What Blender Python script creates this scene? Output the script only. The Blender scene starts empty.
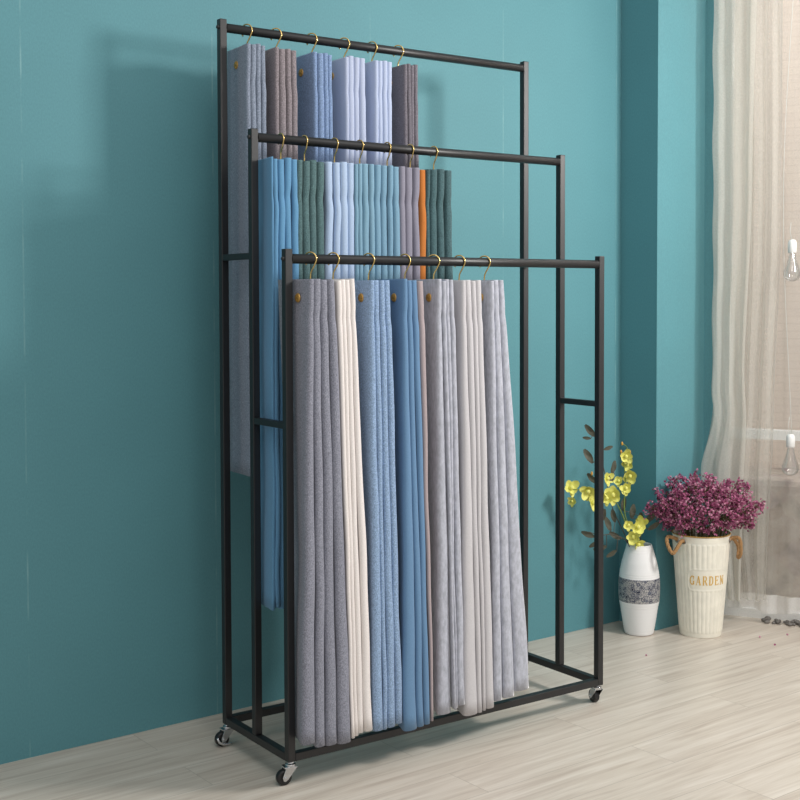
import bpy, bmesh, math, random
from math import sin, cos, pi, radians
from mathutils import Vector, Matrix, noise

S = bpy.context.scene
COL = S.collection
rnd = random.Random(7)

# ------------------------------------------------------------------ helpers
class MB:
    """collects verts / faces and links them as ONE mesh object"""
    def __init__(s):
        s.v = []; s.f = []; s.smooth = []
    def add(s, vs, fs, smooth=False):
        o = len(s.v)
        s.v += [tuple(v) for v in vs]
        s.f += [tuple(i + o for i in f) for f in fs]
        s.smooth += [smooth] * len(fs)
    def box(s, c, h, rot=None):
        vs = [Vector((x * h[0], y * h[1], z * h[2])) for x in (-1, 1) for y in (-1, 1) for z in (-1, 1)]
        if rot: vs = [rot @ v for v in vs]
        vs = [v + Vector(c) for v in vs]
        s.add(vs, [(0, 1, 3, 2), (4, 6, 7, 5), (0, 4, 5, 1), (2, 3, 7, 6), (0, 2, 6, 4), (1, 5, 7, 3)])
    def tube(s, pts, r, n=10, cap=True):
        pts = [Vector(p) for p in pts]
        R = r if isinstance(r, (list, tuple)) else [r] * len(pts)
        rings = []; up = None
        for i, p in enumerate(pts):
            a = pts[max(i - 1, 0)]; b = pts[min(i + 1, len(pts) - 1)]
            t = (b - a)
            t = t.normalized() if t.length > 1e-9 else Vector((0, 0, 1))
            if up is None:
                up = Vector((1, 0, 0)) if abs(t.x) < .9 else Vector((0, 1, 0))
            u = (up - t * up.dot(t))
            u = u.normalized() if u.length > 1e-6 else t.orthogonal().normalized()
            up = u
            w = t.cross(u)
            rings.append([p + (u * cos(2 * pi * k / n) + w * sin(2 * pi * k / n)) * R[i] for k in range(n)])
        vs = [v for ring in rings for v in ring]
        fs = [(i * n + k, i * n + (k + 1) % n, (i + 1) * n + (k + 1) % n, (i + 1) * n + k)
              for i in range(len(pts) - 1) for k in range(n)]
        s.add(vs, fs, True)
        if cap:
            s.add(rings[0], [tuple(range(n))[::-1]]); s.add(rings[-1], [tuple(range(n))])
    def lathe(s, prof, n=32, c=(0, 0, 0), smooth=True, fn=None, M=None):
        vs = []
        for r, z in prof:
            for k in range(n):
                a = 2 * pi * k / n
                rr = r * (fn(a, z) if fn else 1)
                v = Vector((rr * cos(a), rr * sin(a), z))
                if M: v = M @ v
                vs.append(v + Vector(c))
        fs = [(i * n + k, i * n + (k + 1) % n, (i + 1) * n + (k + 1) % n, (i + 1) * n + k)
              for i in range(len(prof) - 1) for k in range(n)]
        s.add(vs, fs, smooth)
    def grid(s, rows, smooth=True):
        m = len(rows[0])
        vs = [v for r in rows for v in r]
        fs = [(i * m + j, i * m + j + 1, (i + 1) * m + j + 1, (i + 1) * m + j)
              for i in range(len(rows) - 1) for j in range(m - 1)]
        s.add(vs, fs, smooth)
    def blob(s, c, r, seg=6, rings=4, sc=(1, 1, 1), rot=None):
        vs = []
        for i in range(rings + 1):
            th = pi * i / rings
            for k in range(seg):
                a = 2 * pi * k / seg
                v = Vector((r * sin(th) * cos(a) * sc[0], r * sin(th) * sin(a) * sc[1], r * cos(th) * sc[2]))
                if rot: v = rot @ v
                vs.append(v + Vector(c))
        fs = [(i * seg + k, i * seg + (k + 1) % seg, (i + 1) * seg + (k + 1) % seg, (i + 1) * seg + k)
              for i in range(rings) for k in range(seg)]
        s.add(vs, fs, True)
    def build(s, name, mat, parent=None, solid=0, bevel=0, fix=True):
        me = bpy.data.meshes.new(name)
        me.from_pydata(s.v, [], s.f)
        me.polygons.foreach_set('use_smooth', s.smooth)
        me.materials.append(mat)
        if fix:
            b = bmesh.new(); b.from_mesh(me)
            bmesh.ops.remove_doubles(b, verts=b.verts, dist=1e-6)
            bmesh.ops.recalc_face_normals(b, faces=b.faces)
            b.to_mesh(me); b.free()
        o = bpy.data.objects.new(name, me); COL.objects.link(o)
        if parent: o.parent = parent
        if bevel:
            m = o.modifiers.new('bevel', 'BEVEL'); m.width = bevel; m.segments = 2; m.limit_method = 'ANGLE'
        if solid:
            m = o.modifiers.new('solid', 'SOLIDIFY'); m.thickness = solid; m.offset = 0
        return o

def tag(o, label, cat, group=None):
    o['label'] = label; o['category'] = cat
    if group: o['group'] = group
    return o
def struct(o):
    o['kind'] = 'structure'; return o
def empty(name, loc=(0, 0, 0), rz=0):
    o = bpy.data.objects.new(name, None); COL.objects.link(o)
    o.location = loc; o.rotation_euler = (0, 0, rz); o.empty_display_size = .05
    return o

def lin(c):
    return tuple((x / 255 / 12.92 if x / 255 <= .04045 else ((x / 255 + .055) / 1.055) ** 2.4) for x in c)
def new_mat(name):
    m = bpy.data.materials.new(name); m.use_nodes = True
    nt = m.node_tree; b = nt.nodes['Principled BSDF']
    return m, nt, b
def N(nt, t, **kw):
    n = nt.nodes.new(t)
    for k, v in kw.items():
        if k in n.inputs.keys(): n.inputs[k].default_value = v
        else: setattr(n, k, v)
    return n
def ramp(nt, stops):
    r = nt.nodes.new('ShaderNodeValToRGB')
    e = r.color_ramp.elements
    while len(e) < len(stops): e.new(.5)
    for k, (p, c) in zip(e, stops):
        k.position = p; k.color = (*c, 1)
    return r
def mul(c, k): return tuple(min(1, x * k) for x in c)
def plain(name, rgb, rough=.5, metal=0, spec=None, bump=0, bscale=200):
    m, nt, b = new_mat(name)
    b.inputs['Base Color'].default_value = (*lin(rgb), 1)
    b.inputs['Roughness'].default_value = rough; b.inputs['Metallic'].default_value = metal
    if spec is not None: b.inputs['Specular IOR Level'].default_value = spec
    tc = N(nt, 'ShaderNodeTexCoord')
    no = N(nt, 'ShaderNodeTexNoise', Scale=bscale, Detail=3)
    nt.links.new(tc.outputs['Object'], no.inputs['Vector'])
    if bump:
        bp = N(nt, 'ShaderNodeBump', Strength=bump, Distance=.002)
        nt.links.new(no.outputs['Fac'], bp.inputs['Height']); nt.links.new(bp.outputs['Normal'], b.inputs['Normal'])
    rp = ramp(nt, [(.3, mul(lin(rgb), .93)), (.7, mul(lin(rgb), 1.05))])
    nt.links.new(no.outputs['Fac'], rp.inputs['Fac']); nt.links.new(rp.outputs['Color'], b.inputs['Base Color'])
    return m

def fabric(name, rgb, kind='smooth'):
    m, nt, b = new_mat(name)
    c = lin(rgb)
    b.inputs['Roughness'].default_value = .95; b.inputs['Specular IOR Level'].default_value = .1
    b.inputs['Sheen Weight'].default_value = .12; b.inputs['Sheen Roughness'].default_value = .5
    tc = N(nt, 'ShaderNodeTexCoord')
    if kind == 'melange':
        mp = N(nt, 'ShaderNodeMapping'); mp.inputs['Scale'].default_value = (1, 1, .55)
        n1 = N(nt, 'ShaderNodeTexNoise', Scale=440, Detail=3, Roughness=.75)
        nt.links.new(tc.outputs['Object'], mp.inputs['Vector']); nt.links.new(mp.outputs['Vector'], n1.inputs['Vector'])
        rp = ramp(nt, [(.33, mul(c, .6)), (.5, c), (.68, mul(c, 1.5))])
        bs = .35
    elif kind == 'velvet':
        mp = N(nt, 'ShaderNodeMapping'); mp.inputs['Scale'].default_value = (1, 1, .45)
        n1 = N(nt, 'ShaderNodeTexNoise', Scale=95, Detail=5, Roughness=.7)
        nt.links.new(tc.outputs['Object'], mp.inputs['Vector']); nt.links.new(mp.outputs['Vector'], n1.inputs['Vector'])
        rp = ramp(nt, [(.36, mul(c, .78)), (.62, mul(c, 1.08))])
        b.inputs['Sheen Weight'].default_value = .9; b.inputs['Sheen Roughness'].default_value = .3
        bs = .3
    else:
        n1 = N(nt, 'ShaderNodeTexNoise', Scale=500, Detail=2)
        nt.links.new(tc.outputs['Object'], n1.inputs['Vector'])
        rp = ramp(nt, [(.3, mul(c, .9)), (.7, mul(c, 1.08))])
        bs = .15
    nt.links.new(n1.outputs['Fac'], rp.inputs['Fac']); nt.links.new(rp.outputs['Color'], b.inputs['Base Color'])
    bp = N(nt, 'ShaderNodeBump', Strength=bs, Distance=.001)
    nt.links.new(n1.outputs['Fac'], bp.inputs['Height']); nt.links.new(bp.outputs['Normal'], b.inputs['Normal'])
    return m

# ------------------------------------------------------------------ room frame
TH = math.atan(.042)                       # the room is turned a little against the rack
UW = Vector((cos(TH), sin(TH), 0)); VW = Vector((-sin(TH), cos(TH), 0))
O = Vector((0, .604, 0))                    # a point on the back wall's foot
ROOM = Matrix.Translation(O) @ Matrix.Rotation(TH, 4, 'Z')
def wp(u, v, z): return ROOM @ Vector((u, v, z))     # u along the wall, v into the wall
RZ = Matrix.Rotation(TH, 3, 'Z')

# ---- materials of the room
def wall_material(seams=True):
    m, nt, b = new_mat('teal_wallpaper')
    b.inputs['Roughness'].default_value = .6; b.inputs['Specular IOR Level'].default_value = .35
    tc = N(nt, 'ShaderNodeTexCoord')
    mp = N(nt, 'ShaderNodeMapping'); mp.inputs['Scale'].default_value = (1, 1, .5)
    nt.links.new(tc.outputs['Object'], mp.inputs['Vector'])
    n1 = N(nt, 'ShaderNodeTexNoise', Scale=260, Detail=3, Roughness=.6)
    n2 = N(nt, 'ShaderNodeTexNoise', Scale=3, Detail=2)
    nt.links.new(mp.outputs['Vector'], n1.inputs['Vector']); nt.links.new(tc.outputs['Object'], n2.inputs['Vector'])
    c = lin(WALL_RGB)
    r1 = ramp(nt, [(.3, mul(c, .92)), (.7, mul(c, 1.07))])
    nt.links.new(n1.outputs['Fac'], r1.inputs['Fac'])
    mx = N(nt, 'ShaderNodeMix', data_type='RGBA', blend_type='MULTIPLY'); mx.inputs['Factor'].default_value = .35
    r2 = ramp(nt, [(.3, (.85, .85, .85)), (.7, (1, 1, 1))])
    nt.links.new(n2.outputs['Fac'], r2.inputs['Fac'])
    nt.links.new(r1.outputs['Color'], mx.inputs[6]); nt.links.new(r2.outputs['Color'], mx.inputs[7])
    last = mx.outputs[2]
    if seams:
        sp = N(nt, 'ShaderNodeSeparateXYZ'); nt.links.new(tc.outputs['Object'], sp.inputs[0])
        a = N(nt, 'ShaderNodeMath', operation='ADD'); a.inputs[1].default_value = .499 + .59 * 20
        d = N(nt, 'ShaderNodeMath', operation='MODULO'); d.inputs[1].default_value = .59
        lt = N(nt, 'ShaderNodeMath', operation='LESS_THAN'); lt.inputs[1].default_value = .0045
        nt.links.new(sp.outputs['X'], a.inputs[0]); nt.links.new(a.outputs[0], d.inputs[0]); nt.links.new(d.outputs[0], lt.inputs[0])
        nz = N(nt, 'ShaderNodeTexNoise', Scale=9, Detail=4)
        nt.links.new(tc.outputs['Object'], nz.inputs['Vector'])
        ml = N(nt, 'ShaderNodeMath', operation='MULTIPLY'); nt.links.new(lt.outputs[0], ml.inputs[0])
        rr = ramp(nt, [(.42, (.0, .0, .0)), (.75, (.5, .5, .5))]); nt.links.new(nz.outputs['Fac'], rr.inputs['Fac'])
        nt.links.new(rr.outputs['Color'], ml.inputs[1])
        m2 = N(nt, 'ShaderNodeMix', data_type='RGBA')
        nt.links.new(ml.outputs[0], m2.inputs['Factor']); nt.links.new(last, m2.inputs[6])
        m2.inputs[7].default_value = (*lin((150, 190, 192)), 1)
        last = m2.outputs[2]
    nt.links.new(last, b.inputs['Base Color'])
    bp = N(nt, 'ShaderNodeBump', Strength=.12, Distance=.001)
    nt.links.new(n1.outputs['Fac'], bp.inputs['Height']); nt.links.new(bp.outputs['Normal'], b.inputs['Normal'])
    return m
WALL_RGB = (92, 147, 156)

def floor_material():
    m, nt, b = new_mat('pale_plank_floor')
    tc = N(nt, 'ShaderNodeTexCoord')
    mp = N(nt, 'ShaderNodeMapping'); mp.inputs['Location'].default_value = (.19 + 1.08 * 10, .16 * 50 + .006, 0)
    nt.links.new(tc.outputs['Object'], mp.inputs['Vector'])
    br = nt.nodes.new('ShaderNodeTexBrick')
    br.offset = .5; br.offset_frequency = 2; br.squash = 1
    br.inputs['Scale'].default_value = 1; br.inputs['Brick Width'].default_value = 1.08; br.inputs['Row Height'].default_value = .16
    br.inputs['Mortar Size'].default_value = .0011; br.inputs['Mortar Smooth'].default_value = .3; br.inputs['Bias'].default_value = 0
    br.inputs['Color1'].default_value = (.35, .35, .35, 1); br.inputs['Color2'].default_value = (.65, .65, .65, 1)
    br.inputs['Mortar'].default_value = (0, 0, 0, 1)
    nt.links.new(mp.outputs['Vector'], br.inputs['Vector'])
    # grain: noise stretched along the planks, shifted per plank
    g = N(nt, 'ShaderNodeMapping'); g.inputs['Scale'].default_value = (1.6, 26, 1)
    va = N(nt, 'ShaderNodeVectorMath', operation='ADD')
    nt.links.new(tc.outputs['Object'], va.inputs[0])
    vs = N(nt, 'ShaderNodeVectorMath', operation='SCALE'); vs.inputs['Scale'].default_value = 7.0
    nt.links.new(br.outputs['Color'], vs.inputs[0]); nt.links.new(vs.outputs[0], va.inputs[1])
    nt.links.new(va.outputs[0], g.inputs['Vector'])
    n1 = N(nt, 'ShaderNodeTexNoise', Scale=1.4, Detail=6, Roughness=.6, Distortion=.6)
    nt.links.new(g.outputs['Vector'], n1.inputs['Vector'])
    r1 = ramp(nt, [(.28, lin((184, 171, 158))), (.5, lin((205, 195, 182))), (.72, lin((219, 211, 200)))])
    nt.links.new(n1.outputs['Fac'], r1.inputs['Fac'])
    g2 = N(nt, 'ShaderNodeMapping'); g2.inputs['Scale'].default_value = (4, 160, 1)
    nt.links.new(va.outputs[0], g2.inputs['Vector'])
    n2 = N(nt, 'ShaderNodeTexNoise', Scale=1.2, Detail=3)
    nt.links.new(g2.outputs['Vector'], n2.inputs['Vector'])
    r2 = ramp(nt, [(.3, (.92, .915, .91)), (.6, (1, 1, 1))])
    nt.links.new(n2.outputs['Fac'], r2.inputs['Fac'])
    mx = N(nt, 'ShaderNodeMix', data_type='RGBA', blend_type='MULTIPLY'); mx.inputs['Factor'].default_value = .7
    nt.links.new(r1.outputs['Color'], mx.inputs[6]); nt.links.new(r2.outputs['Color'], mx.inputs[7])
    m2 = N(nt, 'ShaderNodeMix', data_type='RGBA')
    fm = N(nt, 'ShaderNodeMath', operation='MULTIPLY'); fm.inputs[1].default_value = .38
    nt.links.new(br.outputs['Fac'], fm.inputs[0]); nt.links.new(fm.outputs[0], m2.inputs['Factor'])
    nt.links.new(mx.outputs[2], m2.inputs[6]); m2.inputs[7].default_value = (*lin((96, 86, 77)), 1)
    nt.links.new(m2.outputs[2], b.inputs['Base Color'])
    b.inputs['Roughness'].default_value = .34; b.inputs['Specular IOR Level'].default_value = .4
    bp = N(nt, 'ShaderNodeBump', Strength=.06, Distance=.001)
    nt.links.new(n2.outputs['Fac'], bp.inputs['Height']); nt.links.new(bp.outputs['Normal'], b.inputs['Normal'])
    return m

teal = wall_material(True); teal2 = wall_material(False)
white_paint = plain('white_paint', (236, 236, 234), .45)

def boxobj(name, u0, u1, v0, v1, z0, z1, mat, kind=True):
    b = MB(); b.box(((u0 + u1) / 2, (v0 + v1) / 2, (z0 + z1) / 2), ((u1 - u0) / 2, (v1 - v0) / 2, (z1 - z0) / 2))
    o = b.build(name, mat); o.matrix_world = ROOM
    if kind: struct(o)
    return o
fl = boxobj('floor', -5, 5, -6.5, 1.6, -.06, 0, floor_material())
boxobj('wall_back', -4.2, 2.30, 0, .15, -.0, 3.2, teal)
UC = 1.890                                  # left face of the column
b = MB(); CD, CA = .186, .41                          # a square corner on the left, a rounded one towards the window
prof2 = [(0, .02), (0, -CD), (.05, -CD)] + [(.05 + CA * sin(radians(a)), -CD * cos(radians(a))) for a in range(4, 91, 4)] + [(.05 + CA, .02)]
lo_ = [(x, y, 0) for x, y in prof2]; hi_ = [(x, y, 3.2) for x, y in prof2]; n2 = len(prof2)
b.add(lo_ + hi_, [(i, i + 1, n2 + i + 1, n2 + i) for i in range(2)] + [(n2 - 1, 0, n2, 2 * n2 - 1)])
b.add(lo_ + hi_, [(i, i + 1, n2 + i + 1, n2 + i) for i in range(2, n2 - 1)], True)
b.add(hi_, [tuple(range(n2))]); b.add(lo_, [tuple(range(n2))[::-1]])
o = b.build('wall_column', teal2, fix=False); o.matrix_world = ROOM @ Matrix.Translation((UC, 0, 0)); struct(o)

# ---- bay window at an angle right of the column
AB = radians(62)
BD = Vector((cos(AB), -sin(AB), 0)); BN = Vector((sin(AB), cos(AB), 0))   # along the window, outwards
BP = Vector((2.18, .46, 0))
BAYROT = Matrix.Rotation(-AB, 3, 'Z')
BAY = Matrix.Translation(BP) @ Matrix.Rotation(-AB, 4, 'Z')           # local x along the window, y outwards
def bay_box(mb, s0, s1, d0, d1, z0, z1):
    mb.box(((s0 + s1) / 2, (d0 + d1) / 2, (z0 + z1) / 2), ((s1 - s0) / 2, (d1 - d0) / 2, (z1 - z0) / 2))
win = MB()
WD0, WD1 = .13, .18
for s0, s1 in ((-.02, .03), (1.02, 1.08), (2.1, 2.16)): bay_box(win, s0, s1, WD0, WD1, .0, 2.9)
for z0, z1 in ((.0, .035), (.715, .752), (2.85, 2.9)): bay_box(win, .03, 2.1, WD0, WD1, z0, z1)
w = win.build('window_1', white_paint, bevel=.003); w.matrix_world = BAY; struct(w)
gm, nt, bb = new_mat('window_glass')
nt.nodes.remove(bb)
tr = N(nt, 'ShaderNodeBsdfTransparent'); gl = N(nt, 'ShaderNodeBsdfGlossy', Roughness=.02); ms = N(nt, 'ShaderNodeMixShader')
ms.inputs[0].default_value = .06
nt.links.new(tr.outputs[0], ms.inputs[1]); nt.links.new(gl.outputs[0], ms.inputs[2])
nt.links.new(ms.outputs[0], nt.nodes['Material Output'].inputs['Surface'])
for (s0, s1) in ((.03, 1.02), (1.08, 2.1)):
    for z0, z1 in ((.035, .715), (.752, 2.85)):
        g = MB(); bay_box(g, s0, s1, .152, .158, z0, z1)
        g.build('pane', gm, w)
b = MB(); bay_box(b, -.30, -.02, .11, .22, 0, 3.2); o = b.build('trim_2', teal2); o.matrix_world = BAY; struct(o)
b = MB(); bay_box(b, 2.16, 2.9, .10, .22, 0, 3.2); o = b.build('wall_right', teal2); o.matrix_world = BAY; struct(o)

# ---- outside the window
def brick_material():
    m, nt, b = new_mat('painted_brick')
    tc = N(nt, 'ShaderNodeTexCoord'); mp = N(nt, 'ShaderNodeMapping'); mp.inputs['Rotation'].default_value = (radians(90), 0, 0)
    nt.links.new(tc.outputs['Object'], mp.inputs['Vector'])
    br = nt.nodes.new('ShaderNodeTexBrick')
    br.inputs['Scale'].default_value = 1; br.inputs['Brick Width'].default_value = .2; br.inputs['Row Height'].default_value = .034
    br.inputs['Mortar Size'].default_value = .003
    br.inputs['Color1'].default_value = (*lin((228, 212, 198)), 1); br.inputs['Color2'].default_value = (*lin((225, 209, 196)), 1)
    br.inputs['Mortar'].default_value = (*lin((220, 203, 189)), 1)
    nt.links.new(mp.outputs['Vector'], br.inputs['Vector']); nt.links.new(br.outputs['Color'], b.inputs['Base Color'])
    b.inputs['Roughness'].default_value = .9
    return m
def stone_material():
    m, nt, b = new_mat('rubble_stone')
    tc = N(nt, 'ShaderNodeTexCoord')
    v = nt.nodes.new('ShaderNodeTexVoronoi'); v.inputs['Scale'].default_value = 9
    nz = N(nt, 'ShaderNodeTexNoise', Scale=14, Detail=4)
    nt.links.new(tc.outputs['Object'], v.inputs['Vector']); nt.links.new(tc.outputs['Object'], nz.inputs['Vector'])
    r = ramp(nt, [(.2, lin((118, 108, 102))), (.5, lin((176, 160, 148))), (.8, lin((198, 186, 176)))])
    mx = N(nt, 'ShaderNodeMix', data_type='RGBA'); mx.inputs['Factor'].default_value = .12
    nt.links.new(nz.outputs['Fac'], r.inputs['Fac']); nt.links.new(r.outputs['Color'], mx.inputs[6])
    hs = N(nt, 'ShaderNodeHueSaturation', Saturation=.15); nt.links.new(v.outputs['Color'], hs.inputs['Color'])
    nt.links.new(hs.outputs[0], mx.inputs[7]); nt.links.new(mx.outputs[2], b.inputs['Base Color'])
    b.inputs['Roughness'].default_value = .95
    return m
b = MB(); bay_box(b, -.6, 3.2, .95, 1.1, -.06, 3.2); o = b.build('wall_outside', brick_material()); o.matrix_world = BAY; struct(o)
sm = stone_material()
b = MB(); bay_box(b, -.6, 3.2, .55, .95, -.06, .50); o = b.build('trim_1', sm, bevel=.03); o.matrix_world = BAY; struct(o)
b = MB()
for i in range(90):
    r = rnd.uniform(.006, .014)
    b.blob((rnd.uniform(.17, .6), rnd.uniform(.062, .118), r * .62), r, 7, 5, (1, 1, .65), Matrix.Rotation(rnd.uniform(0, 3), 3, 'Z'))
o = b.build('pebbles', plain('pebble', (120, 116, 112), .7, bscale=60)); o.matrix_world = BAY
tag(o, 'strip of small grey pebbles on the floor under the curtain hem', 'pebbles'); o['kind'] = 'stuff'

# ---- sheer curtains
def sheer(name, dens, rgb=(222, 220, 212)):
    m, nt, bb = new_mat(name)
    nt.nodes.remove(bb)
    out = nt.nodes['Material Output']
    tr = N(nt, 'ShaderNodeBsdfTransparent')
    df = N(nt, 'ShaderNodeBsdfDiffuse'); df.inputs['Color'].default_value = (*lin(rgb), 1)
    tl = N(nt, 'ShaderNodeBsdfTranslucent'); tl.inputs['Color'].default_value = (*lin(rgb), 1)
    m1 = N(nt, 'ShaderNodeMixShader'); m1.inputs[0].default_value = .45
    nt.links.new(df.outputs[0], m1.inputs[1]); nt.links.new(tl.outputs[0], m1.inputs[2])
    m2 = N(nt, 'ShaderNodeMixShader')
    tc = N(nt, 'ShaderNodeTexCoord'); nz = N(nt, 'ShaderNodeTexNoise', Scale=240, Detail=2)
    nt.links.new(tc.outputs['Object'], nz.inputs['Vector'])
    mr = N(nt, 'ShaderNodeMapRange'); mr.inputs['From Min'].default_value = .3; mr.inputs['From Max'].default_value = .7
    mr.inputs['To Min'].default_value = dens - .05; mr.inputs['To Max'].default_value = dens + .05
    nt.links.new(nz.outputs['Fac'], mr.inputs['Value'])
    # a thin weave covers more where it is seen at a slant
    lw = N(nt, 'ShaderNodeLayerWeight', Blend=.35)
    ad = N(nt, 'ShaderNodeMath', operation='MULTIPLY_ADD'); ad.inputs[1].default_value = .22
    nt.links.new(lw.outputs['Facing'], ad.inputs[0]); nt.links.new(mr.outputs['Result'], ad.inputs[2])
    cl = N(nt, 'ShaderNodeClamp'); nt.links.new(ad.outputs[0], cl.inputs['Value'])
    nt.links.new(cl.outputs[0], m2.inputs[0])
    nt.links.new(tr.outputs[0], m2.inputs[1]); nt.links.new(m1.outputs[0], m2.inputs[2])
    nt.links.new(m2.outputs[0], out.inputs['Surface'])
    return m
def interp(tab, z):
    if z >= tab[0][0]: return tab[0][1]
    for (z0, a), (z1, b) in zip(tab, tab[1:]):
        if z >= z1:
            t = (z0 - z) / (z0 - z1); t = t * t * (3 - 2 * t)
            return a + (b - a) * t
    return tab[-1][1]
def drape(sl, sr, z0, z1, d, amp, k, ph, nz=70, ns=110, wob=.0022):
    rows = []
    for i in range(nz + 1):
        z = z1 + (z0 - z1) * i / nz
        a, b = interp(sl, z), interp(sr, z)
        row = []
        for j in range(ns + 1):
            t = j / ns
            q = t * k + ph
            y = d + amp * sin(2 * pi * q + .5 * sin(3.1 * z)) + amp * .22 * sin(2 * pi * q * 2.37 + 1.2 + z * .9)
            s = a + (b - a) * t + wob * sin(z * 19 + ph) * (1 - t) + .002 * noise.noise(Vector((t * 9, z * 5, ph)))
            row.append((s, y + .5 * amp * noise.noise(Vector((t * 7 + ph, z * 1.7, 3.3))), z))
        rows.append(row)
    return rows
gath = empty('sheer_curtain'); gath.matrix_world = BAY
tag(gath, 'white sheer curtain gathered beside the column, left of the hanging bulbs', 'curtain', 'sheer curtains at the window')
sh1 = sheer('sheer_voile', .34); sh2 = sheer('sheer_voile_dense', .58); shb = sheer('sheer_hem', .80, (240, 240, 238)); sh0 = sheer('sheer_fine', .16)
b = MB(); b.grid(drape([(2.7, -.005), (.9, -.003), (.62, -.04), (.45, -.025), (.1, .04)], [(2.7, .246), (1.6, .246), (.8, .225), (.1, .20)], .10, 2.75, .004, .013, 4.2, .2, ns=160))
b.build('drape', sh1, gath)
b = MB(); b.grid(drape([(2.7, -.005), (.92, -.002), (.84, .008), (.6, -.042), (.4, -.015), (.1, .045)], [(2.7, .16), (1.7, .145), (1.0, .122), (.8, .13), (.5, .12), (.1, .11)], .10, 2.75, -.030, .008, 2.3, .6))
b.build('lining_layer', sh2, gath)
pan = empty('sheer_curtain'); pan.matrix_world = BAY
tag(pan, 'white sheer curtain hanging flat over the window, behind the bulbs, with a wide hem', 'curtain', 'sheer curtains at the window')
rows = drape([(2.7, .0), (.1, .045)], [(2.7, 1.5), (.1, 1.5)], .105, 2.75, .045, .010, 16, .1, nz=60, ns=260, wob=0)
b = MB(); b.grid(rows); b.build('panel', sh0, pan)
bot = rows[-1]
hem = []
for i in range(6):
    hem.append([(x, y - .001, .118 - (i / 5) * (.066 + .014 * sin(x * 31 + .9) * .6)) for x, y, z in bot])
b = MB(); b.grid(hem); b.build('hem', shb, pan)

# ---- hanging light bulbs
ls = empty('string_light'); ls.matrix_world = BAY
tag(ls, 'clear bulbs with white sockets hanging on a cord before the sheer curtain', 'string light')
cordm = plain('clear_cord', (205, 205, 200), .35)
glm, nt, bb = new_mat('bulb_glass')
nt.nodes.remove(bb)
tr = N(nt, 'ShaderNodeBsdfTransparent'); gl = N(nt, 'ShaderNodeBsdfGlossy', Roughness=.03); ms = N(nt, 'ShaderNodeMixShader')
lw = N(nt, 'ShaderNodeLayerWeight', Blend=.45)
mm = N(nt, 'ShaderNodeMath', operation='MULTIPLY_ADD'); mm.inputs[1].default_value = .75; mm.inputs[2].default_value = .10
nt.links.new(lw.outputs['Facing'], mm.inputs[0])
nt.links.new(mm.outputs[0], ms.inputs[0]); nt.links.new(tr.outputs[0], ms.inputs[1]); nt.links.new(gl.outputs[0], ms.inputs[2])
nt.links.new(ms.outputs[0], nt.nodes['Material Output'].inputs['Surface'])
sbase = .290
b = MB()
pts = [(sbase - .03, .0, 2.75)]
for i in range(40):
    z = 2.7 - i * .05
    pts.append((sbase - .012 + .022 * sin(z * 2.6 + .4), .0, z))
b.tube(pts, .0012, 6)
for zt in (1.475, .735): b.tube([(sbase + .0, 0, zt + .01), (sbase - .008, -.003, zt + .05), (sbase - .005, 0, zt + .085)], .0012, 6)
b.build('cord', cordm, ls)
for zt in (1.475, .735):
    k = MB(); k.lathe([(.003, zt + .02), (.012, zt + .018), (.0165, zt + .008), (.0165, zt - .028), (.013, zt - .032), (.003, zt - .032)], 20, (sbase, 0, 0))
    so = k.build('socket', white_paint, ls)
    k = MB(); k.lathe([(.011, zt - .030), (.013, zt - .042), (.021, zt - .075), (.031, zt - .100), (.032, zt - .115), (.025, zt - .130), (.012, zt - .138), (.0, zt - .140)], 24, (sbase, 0, 0))
    k.build('bulb', glm, so)

# ------------------------------------------------------------------ the rack
blk = plain('black_powder_coat', (24, 24, 26), .45, 0, .65, bump=.05, bscale=700)
chrome = plain('chrome', (205, 207, 210), .16, 1)
rubber = plain('black_rubber', (22, 22, 23), .45)
W_, M_, D_ = 1.1143, .1799, .3583
HF, HM, HR = 1.405, 1.7345, 2.0600
ROD_Z = {'front': HF - .0255, 'middle': HM - .0225, 'rear': HR - .0225}
ROD_Y = {'front': 0.0, 'middle': M_, 'rear': D_}
rack = empty('display_rack')
tag(rack, 'black metal three-tier rolling display rack on casters before the teal wall', 'rack')
T = .0108
ZB = .060
for (x, y, h) in ((0, 0, HF), (W_, 0, HF), (0, M_, HM), (W_, M_, HM), (0, D_, HR), (W_, D_, HR)):
    b = MB()
    z0 = ZB if y != M_ else ZB + 2 * T
    b.box((x, y, (z0 + h) / 2), (T, T, (h - z0) / 2)); b.build('post', blk, rack, bevel=.002)
for y, h in ((0, ROD_Z['front']), (M_, ROD_Z['middle']), (D_, ROD_Z['rear'])):
    b = MB(); b.tube([(T, y, h), (W_ - T, y, h)], .0128, 20); b.build('hanging_rod', blk, rack)
    for x, sx in ((0, -1), (W_, 1)):
        b = MB(); x0 = x + sx * T
        b.lathe([(0, 0.006), (.004, .0055), (.0062, .003), (.0062, -.002)], 14, (x0, y, h), M=Matrix.Rotation(sx * pi / 2, 3, 'Y'))
        b.build('bolt', blk, rack)
for y in (0, D_):
    b = MB(); b.box((W_ / 2, y, ZB + T), (W_ / 2 - T, T, T)); b.build('base_rail', blk, rack, bevel=.0015)
for x in (0, W_):
    b = MB(); b.box((x, D_ / 2, ZB + T), (T, D_ / 2 - T, T)); b.build('base_rail', blk, rack, bevel=.0015)
    for ya, yb, z in ((0, M_, .945), (M_, D_, 1.392)):
        b = MB(); b.box((x, (ya + yb) / 2, z), (T * .9, (yb - ya) / 2 - T, T * .8)); b.build('crossbar', blk, rack, bevel=.0015)
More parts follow.
